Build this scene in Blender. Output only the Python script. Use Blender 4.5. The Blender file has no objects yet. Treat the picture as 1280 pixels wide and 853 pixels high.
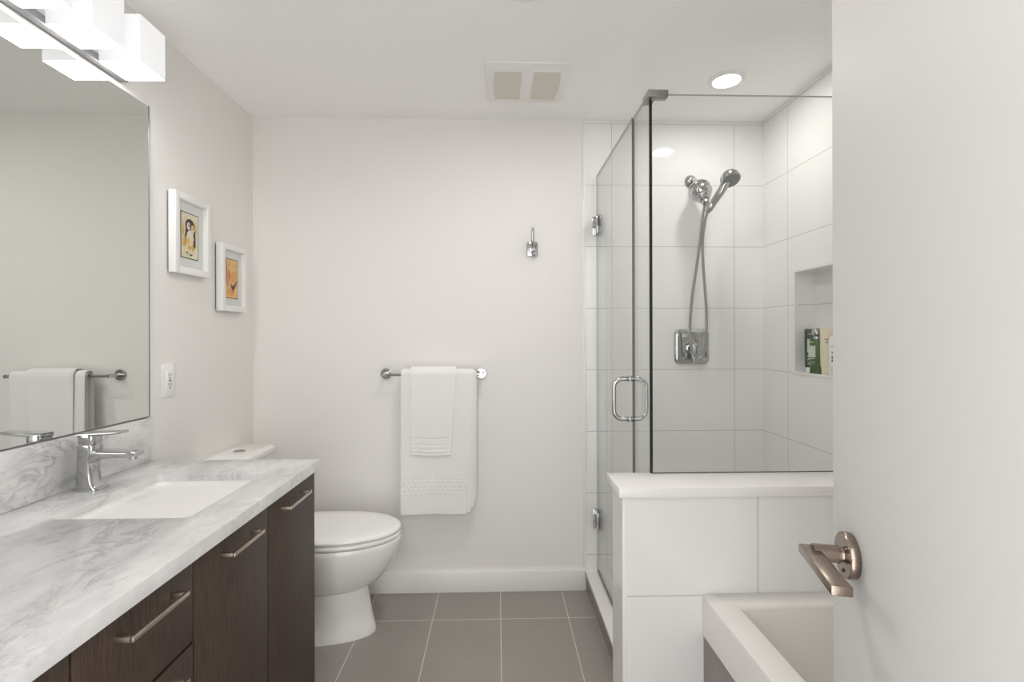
import bpy, bmesh, math, random
from mathutils import Vector, Matrix
PI = math.pi
random.seed(4)
scene = bpy.context.scene
COL = scene.collection

# ------------------------------------------------------------------ camera, world, exposure
cam_data = bpy.data.cameras.new('camera')
cam = bpy.data.objects.new('camera', cam_data)
COL.objects.link(cam)
cam_data.sensor_width = 36.0
cam_data.lens = 620.0 / 1280.0 * 36.0
cam_data.shift_y = -5.5 / 1280.0
cam_data.clip_start = 0.02
YAW, ROLL = 18 / 620.0, 0.0025
cam.matrix_world = (Matrix.Translation((0, 0, 1.24)) @ Matrix.Rotation(-YAW, 4, 'Z')
                    @ Matrix.Rotation(PI / 2, 4, 'X') @ Matrix.Rotation(-ROLL, 4, 'Z'))
scene.camera = cam

WORLD_STRENGTH = 2.6
VANITY_EMIT = 13.0
SHADE_EMIT = 0.34
CAN_EMIT = 76.0
CENTRE_CAN_EMIT = 150.0
scene.view_settings.view_transform = 'Standard'
scene.view_settings.look = 'None'
scene.view_settings.gamma = 1.0
scene.view_settings.use_curve_mapping = False
scene.view_settings.exposure = 0.66
scene.cycles.use_denoising = True
scene.cycles.max_bounces = 14
scene.cycles.diffuse_bounces = 8
scene.cycles.glossy_bounces = 6
scene.cycles.transparent_max_bounces = 16
scene.cycles.sample_clamp_indirect = 6.0
scene.cycles.caustics_reflective = False
scene.cycles.caustics_refractive = False

world = bpy.data.worlds.new('daylight')
scene.world = world
world.use_nodes = True
bgn = world.node_tree.nodes['Background']
bgn.inputs['Color'].default_value = (0.985, 0.99, 0.985, 1)
bgn.inputs['Strength'].default_value = WORLD_STRENGTH

# room measures
XL, XR, YB, YF, ZC = -1.175, 1.314, 2.42, -0.10, 2.30

def portal(name, x0, x1, z0, z1):
    l = bpy.data.lights.new(name, 'AREA')
    l.shape = 'RECTANGLE'; l.size = x1 - x0; l.size_y = z1 - z0
    l.cycles.is_portal = True
    o = bpy.data.objects.new(name, l); COL.objects.link(o)
    o.location = ((x0 + x1) / 2, YF - 0.13, (z0 + z1) / 2)
    o.rotation_euler = (PI / 2, 0, 0)          # faces +Y, into the room
    return o
DOORWAY = (-0.57, 0.235, 0.0, 2.06)
WINDOW = (0.70, 1.04, 1.42, 1.93)
portal('doorway_daylight', *DOORWAY)
portal('window_daylight', *WINDOW)

# ------------------------------------------------------------------ materials
def mat(name, color, rough=0.5, metal=0.0, spec=0.5, coat=0.0):
    m = bpy.data.materials.new(name); m.use_nodes = True
    b = m.node_tree.nodes['Principled BSDF']
    b.inputs['Base Color'].default_value = (*color, 1)
    b.inputs['Roughness'].default_value = rough
    b.inputs['Metallic'].default_value = metal
    b.inputs['Specular IOR Level'].default_value = spec
    b.inputs['Coat Weight'].default_value = coat
    return m
def nd(m, t, **kw):
    n = m.node_tree.nodes.new(t)
    for k, v in kw.items(): setattr(n, k, v)
    return n
def lk(m, a, b): m.node_tree.links.new(a, b)
def bsdf(m): return m.node_tree.nodes['Principled BSDF']
def math_n(m, op, a, b=None):
    n = nd(m, 'ShaderNodeMath', operation=op)
    for i, v in enumerate((a, b)):
        if v is None: continue
        if isinstance(v, (int, float)): n.inputs[i].default_value = v
        else: lk(m, v, n.inputs[i])
    return n.outputs[0]
def objco(m, scale=None):
    tc = nd(m, 'ShaderNodeTexCoord')
    if scale is None: return tc.outputs['Object']
    mp = nd(m, 'ShaderNodeMapping'); mp.inputs['Scale'].default_value = scale
    lk(m, tc.outputs['Object'], mp.inputs['Vector'])
    return mp.outputs[0]
def noise(m, co, scale, detail=4, rough=0.5, dist=0.0):
    n = nd(m, 'ShaderNodeTexNoise'); n.inputs['Scale'].default_value = scale
    n.inputs['Detail'].default_value = detail; n.inputs['Roughness'].default_value = rough
    n.inputs['Distortion'].default_value = dist
    lk(m, co, n.inputs['Vector']); return n.outputs['Fac']
def ramp(m, fac, stops):
    r = nd(m, 'ShaderNodeValToRGB'); el = r.color_ramp.elements
    while len(el) < len(stops): el.new(0.5)
    for e, (p, c) in zip(el, stops):
        e.position = p; e.color = (*c, 1) if len(c) == 3 else c
    lk(m, fac, r.inputs['Fac']); return r.outputs['Color']
def mix(m, fac, a, b, mode='MIX'):
    n = nd(m, 'ShaderNodeMix', data_type='RGBA', blend_type=mode)
    for i, v in ((0, fac), (6, a), (7, b)):
        if isinstance(v, (int, float)): n.inputs[i].default_value = v
        elif isinstance(v, tuple): n.inputs[i].default_value = (*v, 1)
        else: lk(m, v, n.inputs[i])
    return n.outputs[2]
def bump(m, height, strength, dist=0.002):
    n = nd(m, 'ShaderNodeBump'); n.inputs['Strength'].default_value = strength
    n.inputs['Distance'].default_value = dist
    lk(m, height, n.inputs['Height']); lk(m, n.outputs[0], bsdf(m).inputs['Normal'])

def tile_mat(name, color, grout, rough, faces, width=0.003, speck=0.0, groutrough=0.7):
    """faces: list of (normal axis 0/1/2, u axis, u offset, u period, v axis, v offset, v period)"""
    m = mat(name, color, rough)
    tc = nd(m, 'ShaderNodeTexCoord'); sx = nd(m, 'ShaderNodeSeparateXYZ')
    lk(m, tc.outputs['Object'], sx.inputs[0])
    ge = nd(m, 'ShaderNodeNewGeometry'); sn = nd(m, 'ShaderNodeSeparateXYZ')
    lk(m, ge.outputs['True Normal'], sn.inputs[0])
    total = None
    for (na, ua, uo, up, va, vo, vp) in faces:
        isface = math_n(m, 'GREATER_THAN', math_n(m, 'ABSOLUTE', sn.outputs[na]), 0.7)
        g = None
        for ax, off, per in ((ua, uo, up), (va, vo, vp)):
            f = math_n(m, 'FRACT', math_n(m, 'DIVIDE', math_n(m, 'SUBTRACT', sx.outputs[ax], off - 50 * per), per))
            d = math_n(m, 'ABSOLUTE', math_n(m, 'SUBTRACT', f, 0.5))
            k = math_n(m, 'GREATER_THAN', d, 0.5 - width / (2 * per))
            g = k if g is None else math_n(m, 'MAXIMUM', g, k)
        g = math_n(m, 'MULTIPLY', g, isface)
        total = g if total is None else math_n(m, 'MAXIMUM', total, g)
    base = color
    if speck:
        n1 = noise(m, tc.outputs['Object'], 260, 2, 0.6)
        n2 = noise(m, tc.outputs['Object'], 5, 3, 0.6)
        c1 = ramp(m, n1, [(0.3, tuple(c * (1 - speck) for c in color)), (0.7, tuple(c * (1 + speck) for c in color))])
        base = mix(m, 0.25, c1, ramp(m, n2, [(0.35, tuple(c * 0.88 for c in color)), (0.65, tuple(c * 1.1 for c in color))]))
    c = mix(m, total, base, grout)
    lk(m, c, bsdf(m).inputs['Base Color'])
    rr = math_n(m, 'ADD', math_n(m, 'MULTIPLY', total, groutrough - rough), rough)
    lk(m, rr, bsdf(m).inputs['Roughness'])
    return m

WALLC = (0.82, 0.80, 0.777)
M = {}
M['paint'] = mat('wall_paint', WALLC, 0.55, spec=0.3)
co = objco(M['paint']); bump(M['paint'], noise(M['paint'], co, 160, 2), 0.05, 0.001)
M['ceiling'] = mat('ceiling_paint', (0.93, 0.92, 0.91), 0.7, spec=0.2)
co = objco(M['ceiling']); bump(M['ceiling'], noise(M['ceiling'], co, 90, 3), 0.06, 0.001)
M['white_trim'] = mat('white_trim_paint', (0.84, 0.835, 0.82), 0.35)
M['door_paint'] = mat('door_paint', (0.745, 0.73, 0.715), 0.6, spec=0.3)
M['floor'] = tile_mat('grey_floor_tile', (0.315, 0.285, 0.262), (0.70, 0.67, 0.64), 0.42,
                      [(2, 0, 0.011, 0.2985, 1, 2.178, 0.6)], 0.003, speck=0.22)
M['riser'] = tile_mat('grey_riser_tile', (0.27, 0.24, 0.23), (0.66, 0.63, 0.60), 0.42,
                      [(0, 1, 2.178, 0.6, 2, -0.2, 0.6)], 0.003, speck=0.22)
TW, TG = (0.85, 0.845, 0.835), (0.48, 0.47, 0.455)
M['tile_back'] = tile_mat('white_tile_back', TW, TG, 0.07, [(1, 0, 1.171, 0.609, 2, 0.774, 0.3022)], 0.0028)
M['tile_right'] = tile_mat('white_tile_right', TW, TG, 0.07,
                           [(0, 1, 2.208, 0.609, 2, 0.774, 0.3022), (1, 0, -5, 20, 2, 0.774, 0.3022)], 0.0028)
M['tile_knee'] = tile_mat('white_tile_knee', TW, TG, 0.07,
                          [(1, 0, 0.757, 0.609, 2, 0.4865, 0.3022), (0, 1, -5, 20, 2, 0.4865, 0.3022)], 0.0028)
M['stone'] = mat('white_quartz', (0.84, 0.82, 0.80), 0.22)
M['tub'] = mat('white_acrylic', (0.79, 0.765, 0.735), 0.16)
M['porcelain'] = mat('white_porcelain', (0.85, 0.84, 0.825), 0.08)
M['sink'] = mat('sink_porcelain', (0.88, 0.87, 0.845), 0.1)
M['seat'] = mat('white_seat_plastic', (0.87, 0.865, 0.85), 0.18)
M['chrome'] = mat('chrome', (0.52, 0.52, 0.525), 0.05, 1.0)
M['clip'] = mat('satin_clip', (0.36, 0.355, 0.35), 0.4, 1.0)
M['mirror_edge'] = mat('mirror_edge', (0.22, 0.225, 0.22), 0.3, 1.0)
M['satin'] = mat('satin_chrome', (0.62, 0.62, 0.63), 0.22, 1.0)
M['dark_satin'] = mat('dark_satin_metal', (0.30, 0.30, 0.315), 0.4, 1.0)
M['hose'] = mat('steel_hose', (0.36, 0.355, 0.35), 0.28, 1.0)
m = M['hose']; w = nd(m, 'ShaderNodeTexWave', bands_direction='Z'); w.inputs['Scale'].default_value = 120
lk(m, objco(m), w.inputs['Vector']); bump(m, w.outputs['Fac'], 0.5, 0.001)
M['nickel'] = mat('brushed_nickel', (0.60, 0.53, 0.45), 0.3, 1.0)
M['bronze'] = mat('brushed_bronze', (0.40, 0.33, 0.28), 0.27, 1.0)
m = M['bronze']; n_ = noise(m, objco(m, (25, 900, 900)), 1.0, 2)
lk(m, ramp(m, n_, [(0.3, (0.25, 0.20, 0.165)), (0.7, (0.37, 0.30, 0.25))]), bsdf(m).inputs['Base Color'])
M['black'] = mat('black_gap', (0.02, 0.018, 0.017), 0.7)
M['spray'] = mat('grey_spray_plate', (0.22, 0.22, 0.22), 0.35)
M['rubber'] = mat('dark_rubber', (0.06, 0.06, 0.06), 0.6)
M['plastic'] = mat('white_plastic', (0.84, 0.83, 0.81), 0.3)
M['vent_mesh'] = mat('beige_vent_mesh', (0.56, 0.53, 0.47), 0.7)
m = M['vent_mesh']; w = nd(m, 'ShaderNodeTexWave', bands_direction='Y'); w.inputs['Scale'].default_value = 60
lk(m, objco(m), w.inputs['Vector'])
lk(m, ramp(m, w.outputs['Fac'], [(0.2, (0.66, 0.625, 0.565)), (0.8, (0.74, 0.70, 0.635))]), bsdf(m).inputs['Base Color'])
M['mirror'] = mat('mirror_silver', (0.76, 0.775, 0.75), 0.0, 1.0)

# dark stained oak, vertical grain
M['wood'] = m = mat('dark_stained_oak', (0.07, 0.045, 0.038), 0.48, spec=0.35)
g1 = noise(m, objco(m, (60, 60, 3.0)), 4.0, 5, 0.65)
g2 = noise(m, objco(m, (220, 220, 6.0)), 3.0, 3, 0.6)
c1 = ramp(m, g1, [(0.25, (0.055, 0.034, 0.026)), (0.5, (0.080, 0.051, 0.040)), (0.8, (0.112, 0.076, 0.061))])
c2 = ramp(m, g2, [(0.35, (0.48, 0.48, 0.48)), (0.6, (0.95, 0.95, 0.95))])
lk(m, mix(m, 1.0, c1, c2, 'MULTIPLY'), bsdf(m).inputs['Base Color'])
bump(m, g2, 0.12, 0.001)

# carrara marble
M['marble'] = m = mat('carrara_marble', (0.8, 0.8, 0.8), 0.16)
mp = nd(m, 'ShaderNodeMapping'); mp.inputs['Rotation'].default_value = (0.35, 0.25, 0.55)
mp.inputs['Scale'].default_value = (1.5, 0.85, 1.4)
tc = nd(m, 'ShaderNodeTexCoord'); lk(m, tc.outputs['Object'], mp.inputs['Vector'])
wv = mp.outputs[0]
na = noise(m, wv, 9.0, 9, 0.66, 0.7)
vein = ramp(m, math_n(m, 'ABSOLUTE', math_n(m, 'SUBTRACT', na, 0.5)), [(0.0, (0.46, 0.47, 0.49)), (0.012, (0.74, 0.74, 0.75)), (0.05, (1, 1, 1))])
nb = noise(m, wv, 30, 6, 0.62, 0.4)
fleck = ramp(m, nb, [(0.28, (0.45, 0.46, 0.48)), (0.40, (1, 1, 1))])
mask1 = ramp(m, noise(m, wv, 4.2, 4), [(0.44, (0, 0, 0)), (0.62, (1, 1, 1))])
mask2 = ramp(m, noise(m, wv, 7.0, 3), [(0.40, (0, 0, 0)), (0.58, (1, 1, 1))])
nc = noise(m, wv, 6.0, 8, 0.68)
cloud = ramp(m, nc, [(0.32, (0.50, 0.505, 0.51)), (0.45, (0.64, 0.64, 0.64)), (0.62, (0.755, 0.75, 0.745))])
c1 = mix(m, math_n(m, 'MULTIPLY', mask1, 0.75), cloud, mix(m, 1.0, cloud, vein, 'MULTIPLY'))
c2 = mix(m, math_n(m, 'MULTIPLY', mask2, 0.6), c1, mix(m, 1.0, c1, fleck, 'MULTIPLY'))
lk(m, c2, bsdf(m).inputs['Base Color'])

# terry cloth
M['terry'] = m = mat('white_terry', (0.84, 0.835, 0.825), 0.9, spec=0.1)
bsdf(m).inputs['Sheen Weight'].default_value = 0.25
bump(m, noise(m, objco(m), 210, 3, 0.7), 0.5, 0.0025)

# architectural glass: clear faces, dark green polished edges
M['glass'] = m = bpy.data.materials.new('clear_glass'); m.use_nodes = True
nt = m.node_tree; nt.nodes.remove(nt.nodes['Principled BSDF'])
tr = nd(m, 'ShaderNodeBsdfTransparent'); tr.inputs['Color'].default_value = (0.985, 0.992, 0.986, 1)
gl = nd(m, 'ShaderNodeBsdfGlossy'); gl.inputs['Roughness'].default_value = 0.0
geo = nd(m, 'ShaderNodeNewGeometry'); dt = nd(m, 'ShaderNodeVectorMath', operation='DOT_PRODUCT')
lk(m, geo.outputs['Normal'], dt.inputs[0]); lk(m, geo.outputs['Incoming'], dt.inputs[1])
one_c = math_n(m, 'SUBTRACT', 1.0, math_n(m, 'ABSOLUTE', dt.outputs['Value']))
schlick = math_n(m, 'ADD', math_n(m, 'MULTIPLY', math_n(m, 'POWER', one_c, 5.0), 0.96), 0.04)
mx = nd(m, 'ShaderNodeMixShader')
lk(m, schlick, mx.inputs[0]); lk(m, tr.outputs[0], mx.inputs[1]); lk(m, gl.outputs[0], mx.inputs[2])
lk(m, mx.outputs[0], nt.nodes['Material Output'].inputs['Surface'])
M['glass_top'] = mat('polished_glass_edge', (0.50, 0.54, 0.51), 0.2)
M['glass_edge'] = mat('green_glass_edge', (0.004, 0.013, 0.009), 0.4, spec=0.05)

def emit_mat(name, color, strength):
    m = mat(name, color, 0.4)
    b = bsdf(m); b.inputs['Base Color'].default_value = (0.5, 0.51, 0.53, 1); b.inputs['Emission Color'].default_value = (*color, 1)
    b.inputs['Emission Strength'].default_value = strength
    return m
M['lamp_glass'] = emit_mat('lit_opal_glass', (1.0, 0.99, 0.98), SHADE_EMIT)
M['lamp_lens'] = emit_mat('lit_lamp_lens', (1.0, 0.985, 0.96), VANITY_EMIT)
M['can_lens'] = emit_mat('lit_downlight_lens', (1.0, 0.97, 0.93), CAN_EMIT)
M['can_lens_bright'] = emit_mat('bright_downlight_lens', (1.0, 0.975, 0.94), CENTRE_CAN_EMIT)

# ------------------------------------------------------------------ mesh builder
class MB:
    def __init__(s): s.bm = bmesh.new()
    def add(s, t, mi=0, smooth=None):
        for f in t.faces:
            f.material_index = mi
            if smooth is not None: f.smooth = smooth
        me = bpy.data.meshes.new('tmp'); t.to_mesh(me); t.free()
        s.bm.from_mesh(me); bpy.data.meshes.remove(me)
        return s
    def box(s, x0, x1, y0, y1, z0, z1, bev=0.0, seg=2, mi=0, mtx=None):
        t = bmesh.new(); bmesh.ops.create_cube(t, size=1)
        for v in t.verts:
            v.co = Vector(((x0 + x1) / 2 + v.co.x * (x1 - x0), (y0 + y1) / 2 + v.co.y * (y1 - y0), (z0 + z1) / 2 + v.co.z * (z1 - z0)))
        if bev:
            bmesh.ops.bevel(t, geom=list(t.edges), offset=bev, segments=seg, profile=0.5, affect='EDGES')
        if mtx is not None: bmesh.ops.transform(t, matrix=mtx, verts=t.verts)
        return s.add(t, mi, False)
    def lathe(s, prof, center, axis=(0, 0, 1), seg=32, mi=0, smooth=True, squash=None):
        """prof: (radius, height) along axis"""
        t = bmesh.new(); rings = []
        for r, h in prof:
            if r < 1e-6: rings.append([t.verts.new((0, 0, h))])
            else: rings.append([t.verts.new((r * math.cos(2 * PI * i / seg), r * math.sin(2 * PI * i / seg), h)) for i in range(seg)])
        for a, b in zip(rings, rings[1:]):
            for i in range(seg):
                j = (i + 1) % seg
                if len(a) == 1 and len(b) == 1: continue
                if len(a) == 1: t.faces.new((a[0], b[i], b[j]))
                elif len(b) == 1: t.faces.new((a[i], a[j], b[0]))
                else: t.faces.new((a[i], a[j], b[j], b[i]))
        for R, rev in ((rings[0], True), (rings[-1], False)):
            if len(R) > 1: t.faces.new(R[::-1] if rev else R)
        if squash: bmesh.ops.scale(t, vec=squash, verts=t.verts)
        q = Vector((0, 0, 1)).rotation_difference(Vector(axis).normalized()).to_matrix().to_4x4()
        bmesh.ops.transform(t, matrix=Matrix.Translation(center) @ q, verts=t.verts)
        return s.add(t, mi, smooth)
    def tube(s, pts, r, seg=12, mi=0, closed=False):
        pts = [Vector(p) for p in pts]; n = len(pts)
        rr = r if isinstance(r, (list, tuple)) else [r] * n
        t = bmesh.new(); rings = []; prev = None
        for i, p in enumerate(pts):
            if closed: d = (pts[(i + 1) % n] - pts[i - 1])
            else: d = pts[min(i + 1, n - 1)] - pts[max(i - 1, 0)]
            d.normalize()
            if prev is None:
                up = Vector((0, 0, 1)) if abs(d.z) < 0.9 else Vector((1, 0, 0))
                u = d.cross(up).normalized()
            else:
                u = (prev - d * prev.dot(d)).normalized()
            prev = u; w = d.cross(u)
            rings.append([t.verts.new(p + (u * math.cos(2 * PI * k / seg) + w * math.sin(2 * PI * k / seg)) * rr[i]) for k in range(seg)])
        pairs = list(zip(rings, rings[1:])) + ([(rings[-1], rings[0])] if closed else [])
        for a, b in pairs:
            for k in range(seg):
                j = (k + 1) % seg; t.faces.new((a[k], b[k], b[j], a[j]))
        if not closed:
            t.faces.new(rings[0]); t.faces.new(rings[-1][::-1])
        bmesh.ops.recalc_face_normals(t, faces=t.faces)
        return s.add(t, mi, True)
    def loft(s, rings, cap0=True, cap1=True, mi=0, smooth=True):
        t = bmesh.new(); R = [[t.verts.new(p) for p in ring] for ring in rings]; n = len(R[0])
        for a, b in zip(R, R[1:]):
            for i in range(n):
                j = (i + 1) % n; t.faces.new((a[i], a[j], b[j], b[i]))
        if cap0: t.faces.new(R[0][::-1])
        if cap1: t.faces.new(R[-1])
        bmesh.ops.recalc_face_normals(t, faces=t.faces)
        return s.add(t, mi, smooth)
    def poly(s, pts, depth, mi=0, bev=0.0):
        """flat polygon extruded by vector depth"""
        t = bmesh.new(); f = t.faces.new([t.verts.new(p) for p in pts])
        r = bmesh.ops.extrude_face_region(t, geom=[f])
        bmesh.ops.translate(t, vec=Vector(depth), verts=[v for v in r['geom'] if isinstance(v, bmesh.types.BMVert)])
        bmesh.ops.recalc_face_normals(t, faces=t.faces)
        if bev:
            bmesh.ops.bevel(t, geom=list(t.edges), offset=bev, segments=2, profile=0.5, affect='EDGES')
        return s.add(t, mi, False)
    def build(s, name, mats, parent=None, origin=None, angle=40):
        o0 = Vector(origin) if origin is not None else (Vector(parent['_o']) if parent is not None else Vector((0, 0, 0)))
        bmesh.ops.translate(s.bm, vec=-o0, verts=s.bm.verts)
        me = bpy.data.meshes.new(name); s.bm.to_mesh(me); s.bm.free()
        for m in (mats if isinstance(mats, (list, tuple)) else [mats]): me.materials.append(m)
        try: me.set_sharp_from_angle(angle=math.radians(angle))
        except Exception: pass
        o = bpy.data.objects.new(name, me); COL.objects.link(o)
        o['_o'] = tuple(o0)
        if parent is not None: o.parent = parent
        else: o.location = o0
        return o
def box(*a, **k): return MB().box(*a, **k)

def tag(o, label, cat, group=None):
    o['label'] = label; o['category'] = cat
    if group: o['group'] = group
    return o
def thing(name, loc, label, cat, group=None):
    o = bpy.data.objects.new(name, None); o.empty_display_size = 0.05; COL.objects.link(o)
    o.location = loc; o['_o'] = tuple(loc)
    return tag(o, label, cat, group)
def struct(o):
    o['kind'] = 'structure'; return o
def dup(root, offset):
    c = root.copy(); COL.objects.link(c); c.location = root.location + Vector(offset)
    for ch in list(root.children):
        d = ch.copy(); COL.objects.link(d); d.parent = c
        for g in list(ch.children):
            e = g.copy(); COL.objects.link(e); e.parent = d
    return c
def smooth_path(pts, n=10):
    """Catmull-Rom through pts"""
    P = [Vector(p) for p in pts]; P = [P[0] * 2 - P[1]] + P + [P[-1] * 2 - P[-2]]
    out = []
    for i in range(1, len(P) - 2):
        a, b, c, d = P[i - 1:i + 3]
        for k in range(n):
            t = k / n
            out.append(0.5 * ((2 * b) + (c - a) * t + (2 * a - 5 * b + 4 * c - d) * t * t + (3 * b - a - 3 * c + d) * t ** 3))
    out.append(P[-2]); return out
def rrect(cx, cy, hx, hy, r, n=6):
    pts = []
    for (sx, sy, a0) in ((1, 1, 0), (-1, 1, PI / 2), (-1, -1, PI), (1, -1, 1.5 * PI)):
        for k in range(n + 1):
            a = a0 + k / n * PI / 2
            pts.append((cx + sx * (hx - r) + r * math.cos(a), cy + sy * (hy - r) + r * math.sin(a)))
    return pts

# ------------------------------------------------------------------ setting
WT = 0.12
struct(box(XL - WT, XR + WT, YF - WT, YB + WT, -0.1, 0.0).build('floor', M['floor']))
struct(box(XL - WT, XR + WT, YF - WT, YB + WT, ZC, ZC + 0.1).build('ceiling', M['ceiling']))
struct(box(XL - WT, XL, YF - WT, YB + WT, 0, ZC).build('wall_left', M['paint']))
struct(box(XL, 0.422, YB, YB + WT, 0, ZC).build('wall_back', M['paint']))
struct(box(0.422, XR, YB, YB + WT, 0, ZC).build('wall_shower', M['tile_back']))
# right wall with the recessed niche
NY0, NY1, NZ0, NZ1, ND = 1.74, 2.153, 1.080, 1.522, 0.09
b = MB()
b.box(XR, XR + WT, YF - WT, NY0, 0, ZC); b.box(XR, XR + WT, NY1, YB + WT, 0, ZC)
b.box(XR, XR + WT, NY0, NY1, 0, NZ0); b.box(XR, XR + WT, NY0, NY1, NZ1, ZC)
b.box(XR + ND, XR + WT, NY0, NY1, NZ0, NZ1)
struct(b.build('wall_right', M['tile_right']))
# front wall (behind the camera) with doorway and window
b = MB()
dx0, dx1, dz0, dz1 = DOORWAY; wx0, wx1, wz0, wz1 = WINDOW
y0, y1 = YF - WT, YF
b.box(XL, dx0, y0, y1, 0, ZC); b.box(dx0, dx1, y0, y1, dz1, ZC); b.box(dx1, wx0, y0, y1, 0, ZC)
b.box(wx0, wx1, y0, y1, 0, wz0); b.box(wx0, wx1, y0, y1, wz1, ZC); b.box(wx1, XR, y0, y1, 0, ZC)
struct(b.build('wall_front', M['paint']))
b = MB(); fw = 0.03
b.box(wx0, wx0 + fw, y0 + .03, y0 + .08, wz0, wz1); b.box(wx1 - fw, wx1, y0 + .03, y0 + .08, wz0, wz1)
b.box(wx0 + fw, wx1 - fw, y0 + .03, y0 + .08, wz0, wz0 + fw); b.box(wx0 + fw, wx1 - fw, y0 + .03, y0 + .08, wz1 - fw, wz1)
b.box(0.928, 0.956, y0 + .03, y0 + .08, wz0 + fw, wz1 - fw)
win = struct(b.build('window_1', M['white_trim']))
box(wx0 + fw, wx1 - fw, y0 + .052, y0 + .056, wz0 + fw, wz1 - fw).build('window_pane', M['glass'], win)
# baseboards
struct(box(XL, 0.425, YB - 0.014, YB, 0, 0.102, bev=0.003).build('baseboard_back', M['white_trim']))
struct(box(XL, XL + 0.014, 1.70, YB - 0.014, 0, 0.102, bev=0.003).build('baseboard_left', M['white_trim']))
# edge trim between paint and tile, frame of the niche
struct(box(0.418, 0.432, YB - 0.006, YB + 0.001, 0.0, ZC, bev=0.002).build('trim_1', M['stone']))
b = MB(); tw = 0.010; ti = .002
b.box(XR - .003, XR + .012, NY0 - tw, NY1 + tw, NZ0 - tw, NZ0 + ti, bev=.001); b.box(XR - .003, XR + .012, NY0 - tw, NY1 + tw, NZ1 - ti, NZ1 + tw, bev=.001)
b.box(XR - .0032, XR + .0118, NY1 - ti, NY1 + tw, NZ0 + ti, NZ1 - ti); b.box(XR - .0032, XR + .0118, NY0 - tw, NY0 + ti, NZ0 + ti, NZ1 - ti)
struct(b.build('trim_2', M['stone']))
b = MB(); b.box(0.432, XR, YB - .006, YB + .001, 2.284, ZC, bev=.0015); b.box(XR - .006, XR + .001, 1.425, YB - .006, 2.284, ZC, bev=.0015)
struct(b.build('trim_7', M['stone']))
# knee wall with cap
KX0, KY0, KY1 = 0.362, 1.425, 1.560
kw = struct(box(KX0, XR, KY0, KY1, 0, 0.780).build('wall_knee', M['tile_knee']))
b = MB(); b.box(KX0 - .003, KX0 + .009, KY0 - .003, KY0 + .006, 0, 0.780, bev=.001)
struct(b.build('trim_3', M['white_trim']))
b = MB(); b.box(0.344, XR, 1.398, 1.560, 0.780, 0.808, bev=0.0015)
struct(b.build('trim_4', M['stone']))
# curb and pan of the shower
struct(box(0.432, 0.535, KY1, YB, 0, 0.076).build('trim_5', M['riser']))
struct(box(0.426, 0.545, KY1, YB, 0.076, 0.094, bev=0.002).build('trim_6', M['stone']))
b = MB(); b.box(0.535, XR, KY1, YB, 0, 0.03)
tag(b.build('shower_pan', M['tub'], origin=(0.9, 2.0, 0)), 'white shower pan on the floor behind the curb and knee wall', 'shower pan')

# ------------------------------------------------------------------ entry door (open, right of the camera)
A = math.radians(-16.0)
E = Vector((0.4540, 0.66, 0))                      # latch edge
dv = Vector((math.sin(A), -math.cos(A), 0))        # latch edge -> hinge
nv = Vector((-math.cos(A), -math.sin(A), 0))       # out of the visible face (towards the vanity)
def door_mtx():
    m = Matrix.Identity(4)
    m.col[0][:3] = dv; m.col[1][:3] = nv; m.col[2][:3] = (0, 0, 1); m.col[3][:3] = E
    return m
DM = door_mtx()                                     # local: x along the door, y out of the face, z up
b = box(0, 0.76, -0.04, 0.0, 0.012, 2.045, bev=0.0015, mtx=DM)
door = struct(b.build('door_1', M['door_paint'], origin=E))
HZ, HXD = 0.969, 0.064
def dl(x, y, z): return DM @ Vector((x, y, z))
b = MB(); b.lathe([(0.0, 0.0), (0.0265, 0.0), (0.0275, 0.003), (0.0275, 0.0095), (0.0262, 0.0112), (0.0, 0.0115)], dl(HXD, 0.0, HZ), nv, 48)
ros = b.build('door_handle', M['bronze'], door)
b = MB(); b.lathe([(0.0, 0.0), (0.0022, 0.0), (0.0022, 0.0012), (0, 0.0012)], dl(HXD + .004, 0.0112, HZ - 0.0175), nv, 12)
b.build('privacy_pin', M['black'], ros)
b = MB(); b.lathe([(0.0, 0.010), (0.0095, 0.010), (0.0085, 0.012), (0.0085, 0.015), (0.0105, 0.0155), (0.0105, 0.044), (0.0, 0.044)], dl(HXD, 0, HZ), nv, 32)
b.build('spindle', M['bronze'], ros)
b = MB(); b.box(HXD - 0.011, HXD + 0.101, 0.036, 0.057, HZ - 0.0055, HZ + 0.0055, bev=0.0015, mtx=DM)
b.build('lever', M['bronze'], ros)

# ------------------------------------------------------------------ vanity cabinet
FX = -0.613                                          # face of the doors
VY0, VY1 = -0.06, 1.676
vb = thing('vanity_cabinet', (-0.89, 0.8, 0), 'dark stained oak vanity cabinet under the marble countertop', 'cabinet')
b = MB(); b.box(XL + .002, FX - .022, VY0, VY1 - .019, 0.085, 0.62)
b.box(XL + .002, FX - .022, VY0, 1.09, 0.62, 0.797); b.box(XL + .002, FX - .022, 1.575, VY1 - .019, 0.62, 0.797); b.box(FX - .040, FX - .022, 1.09, 1.575, 0.62, 0.797)
b.build('carcass', M['black'], vb)
b = MB(); b.box(XL + .002, FX - .0215, VY1 - .018, VY1, 0.085, 0.798, bev=.001)
b.build('side_panel', M['wood'], vb)
b = MB(); b.box(XL + .002, FX - .07, VY0, VY1 - .03, 0.0, 0.085)
b.build('toe_kick', M['wood'], vb)
def pull(par, y0, y1, z):
    b = MB(); x1 = FX + 0.031
    b.box(x1 - .006, x1, y0, y1, z - .0045, z + .0045, bev=.0008)
    for yy in (y0, y1 - .010):
        b.box(FX, x1 - .003, yy, yy + .010, z - .0045, z + .0045, bev=.0008)
    return b.build('handle', M['nickel'], par)
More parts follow.
